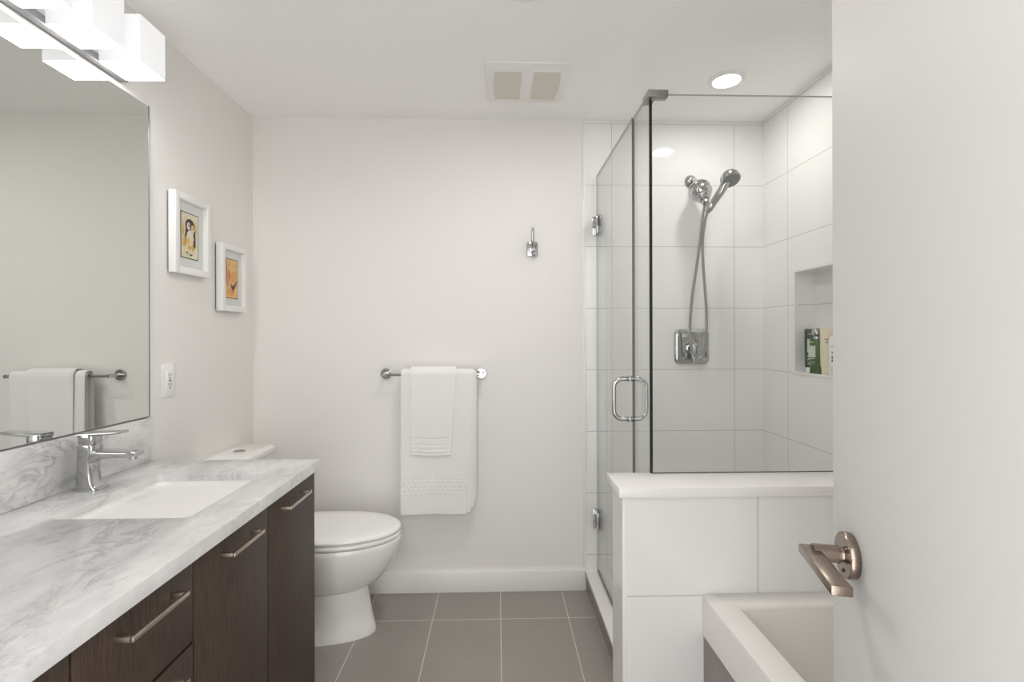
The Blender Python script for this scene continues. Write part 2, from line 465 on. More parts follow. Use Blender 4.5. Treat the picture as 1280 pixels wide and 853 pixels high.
def front(name, y0, y1, z0, z1, hy=None, hz=0.757):
    d = box(FX - .020, FX, y0 + .0034, y1 - .0034, z0 + .0034, z1 - .0034, bev=.0008).build(name, M['wood'], vb)
    if hy: pull(d, hy[0], hy[1], hz)
    return d
front('door', 1.341, VY1 + .0034, 0.085, 0.797, (1.415, 1.572))
front('door', 1.017, 1.341, 0.085, 0.797, (1.115, 1.258))
front('drawer', 0.730, 1.017, 0.628, 0.797, (0.808, 0.955))
front('drawer', 0.730, 1.017, 0.360, 0.628, (0.808, 0.955), 0.592)
front('drawer', 0.730, 1.017, 0.085, 0.360, (0.808, 0.955), 0.325)
front('door', 0.335, 0.730, 0.085, 0.797, (0.42, 0.56))
front('door', VY0, 0.335, 0.085, 0.797, (0.03, 0.17))

# countertop with the sink cut-out
CX0, CX1, CY0, CY1, CZ0, CZ1 = XL + .001, -0.598, -0.07, 1.690, 0.799, 0.830
SX0, SX1, SY0, SY1 = -1.013, -0.705, 1.150, 1.515
def slab_with_hole(x0, x1, yy0, yy1, z0, z1, hole):
    t = bmesh.new()
    outer = [(x1, yy1), (x0, yy1), (x0, yy0), (x1, yy0)]
    n = len(hole); q = n // 4
    def ring(z, pts): return [t.verts.new((p[0], p[1], z)) for p in pts]
    ot, ob, it, ib = ring(z1, outer), ring(z0, outer), ring(z1, hole), ring(z0, hole)
    for (o_, i_, flip) in ((ot, it, False), (ob, ib, True)):
        for c in range(4):
            seg = i_[c * q:(c + 1) * q]
            for k in range(len(seg) - 1):
                f = (o_[c], seg[k + 1], seg[k]); t.faces.new(f)
            nx = i_[((c + 1) * q) % n]
            t.faces.new((o_[c], o_[(c + 1) % 4], nx, seg[-1]))
    for (a, c_) in ((ot, ob), (it, ib)):
        for k in range(len(a)):
            j = (k + 1) % len(a); t.faces.new((a[k], a[j], c_[j], c_[k]))
    bmesh.ops.recalc_face_normals(t, faces=t.faces)
    ed = [e for e in t.edges if abs(e.verts[0].co.z - e.verts[1].co.z) < 1e-6 and e.verts[0].co.z > z1 - 1e-4
          and len(e.link_faces) == 2 and abs(e.calc_face_angle(0)) > 1.0]
    bmesh.ops.bevel(t, geom=ed, offset=0.0025, segments=2, profile=0.5, affect='EDGES')
    return t
hole = rrect((SX0 + SX1) / 2, (SY0 + SY1) / 2, (SX1 - SX0) / 2, (SY1 - SY0) / 2, 0.016, 5)
b = MB(); b.add(slab_with_hole(CX0, CX1, CY0, CY1, 0.809, CZ1, hole), 0, False)
b.box(CX1 - .022, CX1, CY0, CY1, CZ0, 0.809); b.box(CX0, CX1 - .022, CY1 - .022, CY1, CZ0, 0.809)
tag(b.build('countertop', M['marble'], origin=(-0.89, 0.8, CZ0)), 'grey veined white marble countertop on the dark vanity', 'countertop')
# backsplash
tag(box(XL + .001, XL + .021, CY0, CY1 - .003, 0.830, 0.973, bev=.002).build('backsplash', M['marble'], origin=(XL + .01, 0.8, 0.83)),
    'low grey marble backsplash standing on the countertop against the wall', 'backsplash')
# sink basin (undermount)
cx, cy = (SX0 + SX1) / 2, (SY0 + SY1) / 2; hx, hy = (SX1 - SX0) / 2, (SY1 - SY0) / 2
def rr3(ix, z, r): return [(p[0], p[1], z) for p in rrect(cx, cy, hx + ix, hy + ix, r, 6)]
sk = thing('sink', (cx, cy, 0.66), 'white rectangular undermount sink set in the marble countertop', 'sink')
b = MB()
b.loft([rr3(.020, .8085, .05), rr3(.003, .8085, .03), rr3(.0, .800, .026), rr3(-.006, .735, .026), rr3(-.009, .724, .028), rr3(-.020, .7155, .03), rr3(-.13, .712, .012),
        rr3(-.13, .704, .012), rr3(-.02, .708, .04), rr3(-.002, .735, .03), rr3(.012, .795, .03), rr3(.020, .800, .05)], cap0=False, cap1=True)
b.build('basin', M['sink'], sk, angle=60)
b = MB(); b.lathe([(0.0, 0.0), (0.024, 0.0), (0.024, 0.004), (0.018, 0.006), (0.0, 0.005)], (cx, cy, 0.7125), (0, 0, 1), 32)
b.build('drain', M['chrome'], sk)

# faucet
fx, fy, fz = -1.100, 1.375, CZ1
fa = thing('faucet', (fx, fy, fz), 'chrome single lever faucet standing on the marble beside the sink', 'faucet')
def ring_z(x0, x1, hw, z, r): return [(p[0], p[1], z) for p in rrect((x0 + x1) / 2, fy, (x1 - x0) / 2, hw, r, 5)]
b = MB(); b.loft([ring_z(fx - .034, fx + .032, .028, fz, .012), ring_z(fx - .034, fx + .032, .028, fz + .004, .012), ring_z(fx - .031, fx + .029, .026, fz + .007, .012)])
b.build('base_plate', M['chrome'], fa)
b = MB(); b.loft([ring_z(fx - .029, fx + .025, .0235, fz + .006, .010), ring_z(fx - .028, fx + .016, .0225, fz + .02, .010), ring_z(fx - .027, fx + .012, .022, fz + .05, .010),
                  ring_z(fx - .026, fx + .013, .022, fz + .085, .010), ring_z(fx - .025, fx + .020, .022, fz + .105, .010), ring_z(fx - .025, fx + .020, .022, fz + .121, .012), ring_z(fx - .024, fx + .019, .021, fz + .1225, .012)])
b.build('body', M['chrome'], fa)
def ring_x(x, z0, z1, hw, r): return [(x, p[0], p[1]) for p in rrect(fy, (z0 + z1) / 2, hw, (z1 - z0) / 2, r, 4)]
b = MB(); b.loft([ring_x(fx, fz + .070, fz + .109, .0215, .006), ring_x(fx + .02, fz + .077, fz + .107, .0215, .006), ring_x(fx + .035, fz + .085, fz + .105, .021, .006),
                  ring_x(fx + .10, fz + .087, fz + .103, .020, .005), ring_x(fx + .124, fz + .089, fz + .1025, .019, .005), ring_x(fx + .128, fz + .091, fz + .101, .017, .004)])
b.build('spout', M['chrome'], fa)
b = MB(); b.lathe([(0.0, 0.0), (0.010, 0.0), (0.010, 0.010), (0, 0.010)], (fx + .112, fy, fz + .081), (0, 0, 1), 20)
b.build('aerator', M['satin'], fa)
b = MB(); b.loft([ring_z(fx - .024, fx + .019, .021, fz + .1245, .012), ring_z(fx - .0245, fx + .020, .0215, fz + .126, .012), ring_z(fx - .0245, fx + .020, .0215, fz + .142, .012), ring_z(fx - .023, fx + .018, .02, fz + .150, .012)])
b.loft([ring_x(fx - .022, fz + .142, fz + .1535, .020, .004), ring_x(fx + .03, fz + .146, fz + .156, .0195, .004), ring_x(fx + .075, fz + .150, fz + .158, .018, .0035), ring_x(fx + .088, fz + .152, fz + .1585, .016, .003)])
b.build('lever', M['chrome'], fa)
b = MB(); b.tube([(fx - .027, fy, fz + .03), (fx - .037, fy, fz + .03)], .0028, 10); b.lathe([(0, 0), (.004, 0), (.004, .006), (0, .006)], (fx - .041, fy, fz + .03), (1, 0, 0), 12)
b.build('drain_rod', M['chrome'], fa)

# ------------------------------------------------------------------ mirror
mr = thing('wall_mirror', (XL, 0.8, 0.976), 'large frameless mirror on the left wall above the backsplash', 'mirror')
MY1 = 1.700
box(XL + .001, XL + .006, -0.05, MY1, 0.976, 2.016).build('mirror_pane', [M['mirror']], mr)
b = MB(); b.box(XL + .001, XL + .0072, -0.05, MY1, 0.9735, 0.9765, bev=.0003); b.box(XL + .001, XL + .0072, MY1 - .001, MY1 + .0015, 0.9735, 2.0175, bev=.0003)
b.build('polished_edge', M['mirror_edge'], mr)

# ------------------------------------------------------------------ vanity light
vl = thing('vanity_light', (XL, 1.14, 2.04), 'chrome vanity light bar with lit white glass cubes above the mirror', 'vanity light')
b = MB(); b.box(XL + .001, XL + .026, 0.58, 1.582, 2.036, 2.060, bev=.001)
b.build('backplate', M['dark_satin'], vl)
for k in range(6):
    y1c = 1.573 - 0.1695 * k
    b = MB(); b.box(XL + .0265, -1.030, y1c - .109, y1c, 2.0385, 2.177, bev=.002)
    sh = b.build('lamp_shade', M['lamp_glass'], vl)
    box(XL + .0285, -1.032, y1c - .107, y1c - .002, 2.0372, 2.0395).build('lens', M['lamp_lens'], sh)
    b = MB(); b.lathe([(0, 0), (.004, 0), (.004, .0025), (.002, .004), (0, .004)], (XL + .05, y1c - .055, 2.037), (0, 0, -1), 12)
    b.build('screw_cap', M['satin'], sh)

# ------------------------------------------------------------------ pictures and outlet on the left wall
INK = [mat('black_border', (0.03, 0.028, 0.026), 0.6), mat('cream_paper', (0.72, 0.66, 0.54), 0.7), mat('ochre_paint', (0.72, 0.42, 0.05), 0.7),
       mat('brown_ink', (0.09, 0.05, 0.045), 0.7), mat('pale_skin', (0.74, 0.62, 0.52), 0.7), mat('orange_paint', (0.72, 0.36, 0.12), 0.7),
       mat('rose_paint', (0.50, 0.17, 0.10), 0.7), mat('grey_ink', (0.10, 0.095, 0.09), 0.7), mat('peach_paint', (0.78, 0.50, 0.22), 0.7)]
for k_, (ca, cb) in {1: ((0.76, 0.72, 0.60), (0.70, 0.60, 0.38)), 8: ((0.78, 0.56, 0.26), (0.74, 0.38, 0.16)), 2: ((0.80, 0.62, 0.16), (0.70, 0.38, 0.08)), 6: ((0.55, 0.16, 0.12), (0.66, 0.30, 0.22))}.items():
    m = INK[k_]; lk(m, ramp(m, noise(m, objco(m), 28, 4, 0.6), [(0.38, ca), (0.62, cb)]), bsdf(m).inputs['Base Color'])
M['mat_board'] = mat('grey_mat_board', (0.70, 0.715, 0.69), 0.8)
def blob(cy_, cz_, ry, rz, n=18, wob=0.0, seed=0):
    r = random.Random(seed)
    return [(cy_ + ry * math.cos(2 * PI * i / n) * (1 + r.uniform(-wob, wob)), cz_ + rz * math.sin(2 * PI * i / n) * (1 + r.uniform(-wob, wob))) for i in range(n)]
def picture(y0, y1, z0, z1, label, shapes, ground):
    t = thing('picture_frame', (XL, (y0 + y1) / 2, z0), label, 'picture', None)
    x0, x1, w = XL + .006, XL + .033, .024
    b = MB()
    b.box(x0, x1, y0, y0 + w, z0, z1, bev=.001); b.box(x0, x1, y1 - w, y1, z0, z1, bev=.001)
    b.box(x0, x1, y0 + w, y1 - w, z0, z0 + w, bev=.001); b.box(x0, x1, y0 + w, y1 - w, z1 - w, z1, bev=.001)
    b.build('frame', M['white_trim'], t)
    xm = XL + .016
    box(XL + .008, xm, y0 + w - .002, y1 - w + .002, z0 + w - .002, z1 - w + .002).build('mat_board', M['mat_board'], t)
    box(XL + .001, XL + .008, y0 + .006, y1 - .006, z0 + .006, z1 - .006).build('backing', M['black'], t)
    cy_, cz_ = (y0 + y1) / 2 - .002, (z0 + z1) / 2
    hy_, hz_ = 0.053, 0.086
    b = MB(); b.box(xm, xm + .0008, cy_ - hy_, cy_ + hy_, cz_ - hz_, cz_ + hz_, mi=0)
    b.box(xm, xm + .0012, cy_ - hy_ + .003, cy_ + hy_ - .003, cz_ - hz_ + .003, cz_ + hz_ - .003, mi=ground)
    for i, (mi, pts) in enumerate(shapes):
        b.poly([(xm + .0012 + .00012 * (i + 1), cy_ + p[0] * hy_, cz_ + p[1] * hz_) for p in pts], (-.0004, 0, 0), mi=mi)
    b.build('print', INK, t)
    return t
S1 = [(2, blob(-.55, -.25, .22, .30, wob=.3, seed=1)), (2, blob(.1, -.38, .40, .20, wob=.35, seed=2)), (2, blob(.62, .42, .18, .2, wob=.4, seed=3)), (2, blob(-.75, .2, .12, .25, wob=.4, seed=9)),
      (3, blob(.0, .45, .52, .30)), (3, blob(.52, -.12, .14, .42, wob=.2, seed=4)), (3, blob(-.40, .05, .15, .28, wob=.2, seed=5)),
      (1, blob(.0, -.10, .42, .34, wob=.1, seed=6)), (4, blob(-.16, .42, .19, .17)), (4, blob(.27, .34, .17, .17)), (3, blob(.06, .52, .09, .22)),
      (3, blob(-.2, .44, .035, .03, 8)), (3, blob(-.08, .43, .035, .03, 8)), (3, blob(.22, .36, .035, .03, 8)), (3, blob(.34, .34, .035, .03, 8)),
      (2, blob(-.18, -.22, .16, .12, wob=.3, seed=8)), (2, blob(.3, -.52, .1, .1, wob=.3, seed=7)), (7, blob(.05, -.82, .18, .03, 10, .4, 11)), (7, blob(-.35, -.74, .12, .025, 10, .4, 12))]
S2 = [(6, blob(-.75, .05, .14, .45, wob=.3, seed=21)), (6, blob(-.35, .2, .22, .22, wob=.4, seed=22)), (5, blob(.2, .1, .5, .3, wob=.3, seed=23)), (6, blob(-.5, -.2, .12, .2, wob=.4, seed=24)),
      (5, blob(-.2, -.7, .5, .2, wob=.3, seed=25)), (3, [(-.92, .95), (-.84, .95), (-.72, .5), (-.86, .1), (-.8, .48)]),
      (7, [(-.2, -.18), (-.08, -.28), (.1, -.34), (.3, -.34), (.55, -.2), (.86, -.02), (.84, -.1), (.62, -.33), (.45, -.46), (.3, -.56), (.1, -.58), (-.08, -.46), (-.16, -.32)]),
      (7, [(.1, -.56), (.14, -.56), (.16, -.7), (.12, -.7)]), (7, [(.24, -.56), (.28, -.56), (.3, -.7), (.26, -.7)])]
picture(1.797, 2.012, 1.474, 1.768, 'white framed print of two dark-haired figures, the higher of two pictures beside the mirror', S1, 1)
picture(2.096, 2.300, 1.352, 1.638, 'white framed orange print with a small grey bird, the lower picture near the corner', S2, 8)
ot = thing('wall_outlet', (XL, 1.80, 1.028), 'white electrical outlet on the left wall above the countertop end', 'outlet')
box(XL, XL + .006, 1.766, 1.836, 1.028, 1.145, bev=.002).build('cover_plate', M['plastic'], ot)
box(XL + .004, XL + .0085, 1.785, 1.818, 1.053, 1.121, bev=.0008).build('receptacle', M['plastic'], ot)
b = MB()
for zz in (1.104, 1.070):
    for yy in (1.795, 1.807): b.box(XL + .008, XL + .0088, yy - .0012, yy + .0012, zz - .002, zz + .008)
    b.lathe([(0, 0), (.003, 0), (.003, .0008), (0, .0008)], (XL + .008, 1.801, zz - .009), (1, 0, 0), 10)
b.build('slots', M['black'], ot)
b = MB(); b.box(XL + .008, XL + .0092, 1.795, 1.800, 1.084, 1.089); b.box(XL + .008, XL + .0092, 1.803, 1.808, 1.084, 1.089)
b.build('button', M['rubber'], ot)

# ------------------------------------------------------------------ toilet
TY = 2.115
to = thing('toilet', (-0.75, TY, 0), 'white porcelain toilet between the vanity and the back wall', 'toilet')
def oval(xb, xf, hw, z, n=48, pw=2.0, back=3.2):
    """elongated ring from back x to front x, blunter at the back"""
    cx_ = xb + (xf - xb) * 0.52; pts = []
    for i in range(n):
        a = 2 * PI * i / n; c, s_ = math.cos(a), math.sin(a)
        e = 2.0 / (pw if c >= 0 else back)
        ex = (xf - cx_) if c >= 0 else (cx_ - xb)
        pts.append((cx_ + ex * math.copysign(abs(c) ** e, c), TY + hw * math.copysign(abs(s_) ** e, s_), z))
    return pts
b = MB()
b.loft([oval(-1.02, -.415, .178, .402), oval(-1.02, -.4115, .181, .396), oval(-1.02, -.414, .181, .380), oval(-1.02, -.420, .178, .350), oval(-1.01, -.430, .172, .322), oval(-1.0, -.446, .164, .290),
        oval(-.99, -.468, .153, .258), oval(-.98, -.497, .138, .228), oval(-.97, -.526, .120, .210), oval(-.96, -.545, .108, .200), oval(-.95, -.565, .095, .195)])
b.build('bowl', M['porcelain'], to, angle=60)
b = MB()
b.loft([oval(-1.10, -.560, .098, .30, back=5), oval(-1.12, -.553, .104, .20, back=5), oval(-1.13, -.546, .106, .15, back=5), oval(-1.14, -.535, .108, .09, back=5), oval(-1.15, -.523, .111, .035, back=5), oval(-1.15, -.517, .114, .012, back=5), oval(-1.15, -.518, .114, .0, back=5)])
b.build('pedestal', M['porcelain'], to, angle=60)
b = MB()
b.loft([oval(-1.0, -.418, .176, .4045), oval(-1.0, -.413, .180, .408), oval(-1.0, -.413, .180, .418), oval(-1.0, -.417, .177, .4225)])
b.build('seat', M['seat'], to, angle=60)
b = MB()
b.loft([oval(-.99, -.4175, .1765, .4285), oval(-.99, -.412, .181, .4315), oval(-.99, -.412, .181, .437), oval(-.99, -.417, .177, .4435), oval(-.985, -.430, .166, .4475), oval(-.97, -.48, .125, .449), oval(-.9, -.56, .06, .4495)])
b.build('lid', M['seat'], to, angle=60)
for s_ in (-1, 1):
    b = MB(); b.lathe([(0, 0), (.013, 0), (.013, .012), (.010, .015), (0, .015)], (-.975, TY + s_ * .075, .4445), (0, 0, 1), 20)
    b.build('hinge_cap', M['seat'], to)
def tank(xb, xf, hw, z, r): 
    pts = []
    for p in rrect((xb + xf) / 2, TY, (xf - xb) / 2, hw, r, 7):
        bow = 0.016 * (1 - ((p[1] - TY) / hw) ** 2) * max(0, (p[0] - xb) / (xf - xb))
        pts.append((p[0] + bow, p[1], z))
    return pts
b = MB(); b.loft([tank(-1.16, -1.03, .150, .34, .03), tank(-1.165, -1.022, .156, .42, .03), tank(-1.168, -1.012, .163, .70, .03), tank(-1.168, -1.012, .163, .722, .03)])
b.build('tank', M['porcelain'], to, angle=60)
b = MB(); b.loft([tank(-1.171, -1.008, .167, .7225, .03), tank(-1.1725, -1.003, .170, .727, .032), tank(-1.1725, -1.003, .170, .747, .032), tank(-1.171, -1.006, .167, .754, .03), tank(-1.165, -1.015, .158, .757, .026)])
b.build('tank_lid', M['porcelain'], to, angle=60)
b = MB(); b.lathe([(0, 0), (.024, 0), (.024, .003), (.021, .0045), (0, .0045)], (-1.092, TY + .015, .7565), (0, 0, 1), 28)
fb = b.build('flush_button', M['chrome'], to)
b = MB(); b.box(-1.1125, -1.0715, TY + .0145, TY + .0155, .7605, .7614)
b.build('divider', M['rubber'], fb)

# ------------------------------------------------------------------ towel bar, towels, robe hook
BZ, BY = 1.062, 2.350
tb = thing('towel_bar', (-0.31, YB, BZ), 'chrome towel bar on the back wall holding two white towels', 'towel bar')
b = MB(); b.tube([(-.545, BY, BZ), (-.068, BY, BZ)], .0072, 16)
b.build('bar', M['chrome'], tb)
for xx in (-.540, -.080):
    b = MB(); b.lathe([(0, 0), (.024, 0), (.0255, .003), (.0255, .008), (.0235, .010), (0, .010)], (xx, YB, BZ), (0, -1, 0), 36)
    b.lathe([(0, 0), (.0095, 0), (.0095, .068), (.009, .080), (0, .081)], (xx, YB, BZ), (0, -1, 0), 20)
    b.build('bracket', M['chrome'], tb)

def drape(b, xl, xr, R, zf, zb, th, yf_gap=0.0, pattern=None, seed=0, nx=70, res=0.005, fan=0.0):
    """sheet over the bar: xl/xr = (top, bottom) edges of the front, R = radius of the inner face over the bar"""
    prof = []                                        # (y, z, ny, nz, u down distance)
    nf = int((BZ - zf) / res)
    for i in range(nf + 1):
        z = zf + (BZ - zf) * i / nf; d = BZ - z
        prof.append((BY - R - yf_gap * min(1, d / .25), z, -1, 0, d, 1))
    for k in range(1, 9):
        a = PI - k / 9 * PI
        prof.append((BY + R * math.cos(a), BZ + R * math.sin(a), math.cos(a), math.sin(a), 0, 1))
    nb_ = int((BZ - zb) / (res * 2))
    for i in range(nb_ + 1):
        z = BZ - (BZ - zb) * i / nb_; d = BZ - z
        prof.append((BY + R, z, 1, 0, d, -1))
    t = bmesh.new(); outer, inner = [], []
    r = random.Random(seed); ph = [r.uniform(0, 6) for _ in range(4)]
    L = max(BZ - zf, BZ - zb)
    for (y, z, ny, nz, d, side) in prof:
        ro, ri = [], []
        q = d / L
        for i in range(nx + 1):
            s_ = i / nx
            x0 = xl[0] + (xl[1] - xl[0]) * q; x1 = xr[0] + (xr[1] - xr[0]) * (q if side > 0 else q * (.5 - fan))
            x = x0 + (x1 - x0) * s_
            wv_ = (math.sin(s_ * 5.5 + ph[0]) * .0022 + math.sin(s_ * 11 + ph[1] + d * 3) * .0010) * q * side
            dz = (math.sin(s_ * 7 + ph[2]) * .0022 + math.sin(s_ * 17 + ph[3]) * .001) * q
            hgt = pattern(x, z) if (pattern and side > 0) else 0.0
            edge = min(s_, 1 - s_) * nx
            rnd = .35 * th * (1 - min(1, edge / 2.0))
            p = Vector((x, y + wv_, z + dz)); n = Vector((0, ny, nz))
            ro.append(t.verts.new(p + n * (th + hgt - rnd))); ri.append(t.verts.new(p + n * rnd))
        outer.append(ro); inner.append(ri)
    for G, fl in ((outer, False), (inner, True)):
        for a, c in zip(G, G[1:]):
            for i in range(nx):
                f = (a[i], a[i + 1], c[i + 1], c[i]); t.faces.new(f[::-1] if fl else f)
    m_ = len(prof)
    for i in range(nx):
        t.faces.new((outer[0][i + 1], outer[0][i], inner[0][i], inner[0][i + 1]))
        t.faces.new((outer[-1][i], outer[-1][i + 1], inner[-1][i + 1], inner[-1][i]))
    for j in range(m_ - 1):
        t.faces.new((outer[j][0], outer[j + 1][0], inner[j + 1][0], inner[j][0]))
        t.faces.new((outer[j + 1][nx], outer[j][nx], inner[j][nx], inner[j + 1][nx]))
    bmesh.ops.recalc_face_normals(t, faces=t.faces)
    b.add(t, 0, True)
def weave(x, z):
    if .500 < z < .592:
        p = .0225; u, v = x / p, (z - .5) / (.0922 / 5)
        r_ = math.floor(v); uu = u + .5 * r_ + .35 * (v - r_)
        a = abs(math.sin(PI * uu)) ** .6 * abs(math.sin(PI * v)) ** .6
        return .0020 * a - .0008
    if .440 < z < .500: return .0002
    return .0006
def bands(x, z):
    for z0, z1 in ((.765, .770), (.735, .740), (.715, .720), (.697, .702)):
        if z0 <= z <= z1: return -.0010
    if .74 < z < .765: return .0006
    return .0004
bt = MB()
drape(bt, (-.4500, -.4515), (-.0985, -.113), .0082, .436, .462, .0050, 0.000, None, 3, nx=40, fan=.2)
drape(bt, (-.4502, -.4520), (-.1050, -.128), .0152, .422, .470, .0050, 0.002, None, 15, nx=40, fan=.2)
drape(bt, (-.4505, -.4535), (-.1130, -.152), .0222, .414, .478, .0055, 0.004, weave, 5, nx=110, res=.003)
tag(bt.build('bath_towel', M['terry'], origin=(-.28, BY, BZ), angle=70), 'long white bath towel with a woven band, hung behind the small towel', 'towel', 'towels on the chrome bar')
ht = MB()
drape(ht, (-.4070, -.4080), (-.193, -.2165), .0335, .692, .74, .0060, 0.003, bands, 8, nx=60, res=.0025)
tag(ht.build('hand_towel', M['terry'], origin=(-.30, BY, BZ), angle=70), 'small white hand towel hung over the front of the long bath towel', 'towel', 'towels on the chrome bar')

hk = thing('robe_hook', (0.168, YB, 1.63), 'small chrome robe hook alone on the back wall', 'hook')
b = MB(); b.box(.142, .196, YB - .010, YB, 1.632, 1.700, bev=.004, seg=2); b.build('wall_plate', M['chrome'], hk)
b = MB(); b.box(.150, .188, YB - .034, YB - .008, 1.648, 1.690, bev=.004, seg=2); b.build('body', M['chrome'], hk)
b = MB(); pth = smooth_path([(.168, YB - .022, 1.672), (.168, YB - .040, 1.690), (.168, YB - .050, 1.715), (.1685, YB - .056, 1.745), (.1685, YB - .064, 1.757)], 6)
b.tube(pth, [.0080 - .0022 * i / len(pth) for i in range(len(pth))], 12)
b.lathe([(0, -.006), (.005, -.005), (.0068, 0), (.005, .005), (0, .006)], (.1685, YB - .064, 1.757), (0, 0, 1), 16)
b.build('upper_prong', M['chrome'], hk)
b = MB(); pth = smooth_path([(.168, YB - .020, 1.662), (.168, YB - .036, 1.645), (.168, YB - .050, 1.638), (.168, YB - .060, 1.648), (.168, YB - .062, 1.660)], 6)
b.tube(pth, .0062, 12); b.lathe([(0, -.007), (.006, -.005), (.008, 0), (.006, .005), (0, .007)], (.168, YB - .062, 1.662), (0, 0, 1), 16)
b.build('lower_prong', M['chrome'], hk)

# ------------------------------------------------------------------ ceiling vent, downlight
vt = thing('ceiling_vent', (0.12, 2.06, ZC), 'white ceiling fan vent with two beige mesh panels', 'vent')
vx, vy, vhx, vhy = 0.122, 2.065, .172, .157
b = MB(); rgs = [[(p[0], p[1], z) for p in rrect(vx, vy, vhx + i, vhy + i, .022, 6)] for z, i in ((ZC, 0), (ZC - .006, 0), (ZC - .014, -.012), (ZC - .016, -.022))]
b.loft(rgs); b.build('cover', M['plastic'], vt, angle=30)
for sg in (-1, 1):
    pts = []
    xi, xo = .024, .128
    for k in range(13):
        s_ = -1 + k / 6; pts.append((vx + sg * (xo + .010 * (1 - s_ * s_)), vy + s_ * .112, ZC - .0155))
    pts += [(vx + sg * xi, vy + .112, ZC - .0155), (vx + sg * xi, vy - .112, ZC - .0155)]
    b = MB(); b.poly(pts, (0, 0, -.0025)); pn = b.build('mesh_panel', M['vent_mesh'], vt)
    if sg < 0:
        b = MB(); b.lathe([(0, 0), (.0035, 0), (.002, .002), (0, .002)], (vx - .088, vy - .02, ZC - .018), (0, 0, -1), 12)
        b.build('screw', M['satin'], pn)
def downlight(lx, ly, label, lens):
    d = thing('recessed_downlight', (lx, ly, ZC), label, 'ceiling light', 'recessed downlights')
    b = MB(); b.lathe([(.050, .0), (.0720, .0), (.0715, .004), (.066, .008), (.054, .008), (.050, .003)], (lx, ly, ZC), (0, 0, -1), 48)
    b.build('trim_ring', M['plastic'], d)
    b = MB(); b.lathe([(0, .001), (.0525, .001), (.0525, .0045), (0, .006)], (lx, ly, ZC), (0, 0, -1), 40)
    b.build('lens', lens, d)
downlight(0.948, 2.022, 'round lit recessed downlight in the ceiling over the shower', M['can_lens'])
downlight(0.085, 1.492, 'recessed ceiling downlight nearest the camera, in front of the fan vent, only its rim showing', M['can_lens_bright'])

# ------------------------------------------------------------------ shower glass
def pane(x0, x1, y0, y1, z0, z1, thin, far=2):
    t = MB(); t.box(x0, x1, y0, y1, z0, z1)
    t.bm.normal_update()
    for f in t.bm.faces:
        f.material_index = 0 if abs(f.normal[thin]) > .7 else (2 if f.normal.z > .7 else (far if thin == 0 and f.normal.y > .7 else 1))
    return t
GX0, GX1, GT = .482, .492, 2.022
G2 = [M['glass'], M['glass_edge'], M['glass_top']]
fp = thing('shower_screen', (.9, 1.55, .808), 'fixed clear glass shower screen with corner clip standing on the white knee wall', 'glass panel')
pane(GX0, XR - .001, 1.545, 1.555, .8085, 2.002, 1).build('front_glass', G2, fp)
pane(GX0, GX1, 1.5615, 1.758,   .0945, GT - .006, 0, 0).build('side_glass', G2, fp)
b = MB(); b.poly([(.472, 1.536, 1.990), (.536, 1.536, 1.990), (.536, 1.566, 1.990), (.502, 1.566, 1.990), (.502, 1.600, 1.990), (.472, 1.600, 1.990)], (0, 0, .022), bev=.001)
b.build('corner_clip', M['clip'], fp)
sd = thing('shower_door', (GX0 + .005, 2.405, .10), 'hinged clear glass shower door with a looped chrome handle', 'shower door')
pane(GX0, GX1, 1.762, 2.408, .100, GT, 0).build('glass', G2, sd)
for hz in (1.781, .348):
    b = MB(); xm = (GX0 + GX1) / 2
    b.box(xm - .021, xm + .021, YB - .006, YB, hz - .046, hz + .046, bev=.002)
    b.box(xm - .006, xm + .006, YB - .022, YB - .005, hz - .034, hz + .034, bev=.002)
    b.box(GX0 - .006, GX0, YB - .062, YB - .013, hz - .046, hz + .046, bev=.002); b.box(GX1, GX1 + .006, YB - .062, YB - .013, hz - .046, hz + .046, bev=.002)
    for zz in (-.025, .025): b.lathe([(0, 0), (.006, 0), (.006, .002), (0, .003)], (GX0 - .006, YB - .038, hz + zz), (-1, 0, 0), 14)
    b.build('hinge', M['chrome'], sd)
b = MB(); hyy, hz0, hz1, rc = 1.812, .936, 1.084, .032
for sg in (-1, 1):
    xo = (GX0 + GX1) / 2 + sg * .060; xi = (GX0 + GX1) / 2 + sg * .005
    pts = [(xi, hyy, hz0)]
    for k in range(9):
        a = k / 8 * PI / 2; pts.append((xo - sg * rc + sg * rc * math.sin(a), hyy, hz0 + rc - rc * math.cos(a)))
    for k in range(9):
        a = k / 8 * PI / 2; pts.append((xo - sg * rc + sg * rc * math.cos(a), hyy, hz1 - rc + rc * math.sin(a)))
    pts.append((xi, hyy, hz1)); b.tube(pts, .0085, 16)
    for zz in (hz0, hz1): b.lathe([(0, 0), (.011, 0), (.011, .006), (.0085, .007), (0, .007)], ((GX0 + GX1) / 2 + sg * .005, hyy, zz), (sg, 0, 0), 20)
b.build('handle', M['chrome'], sd)

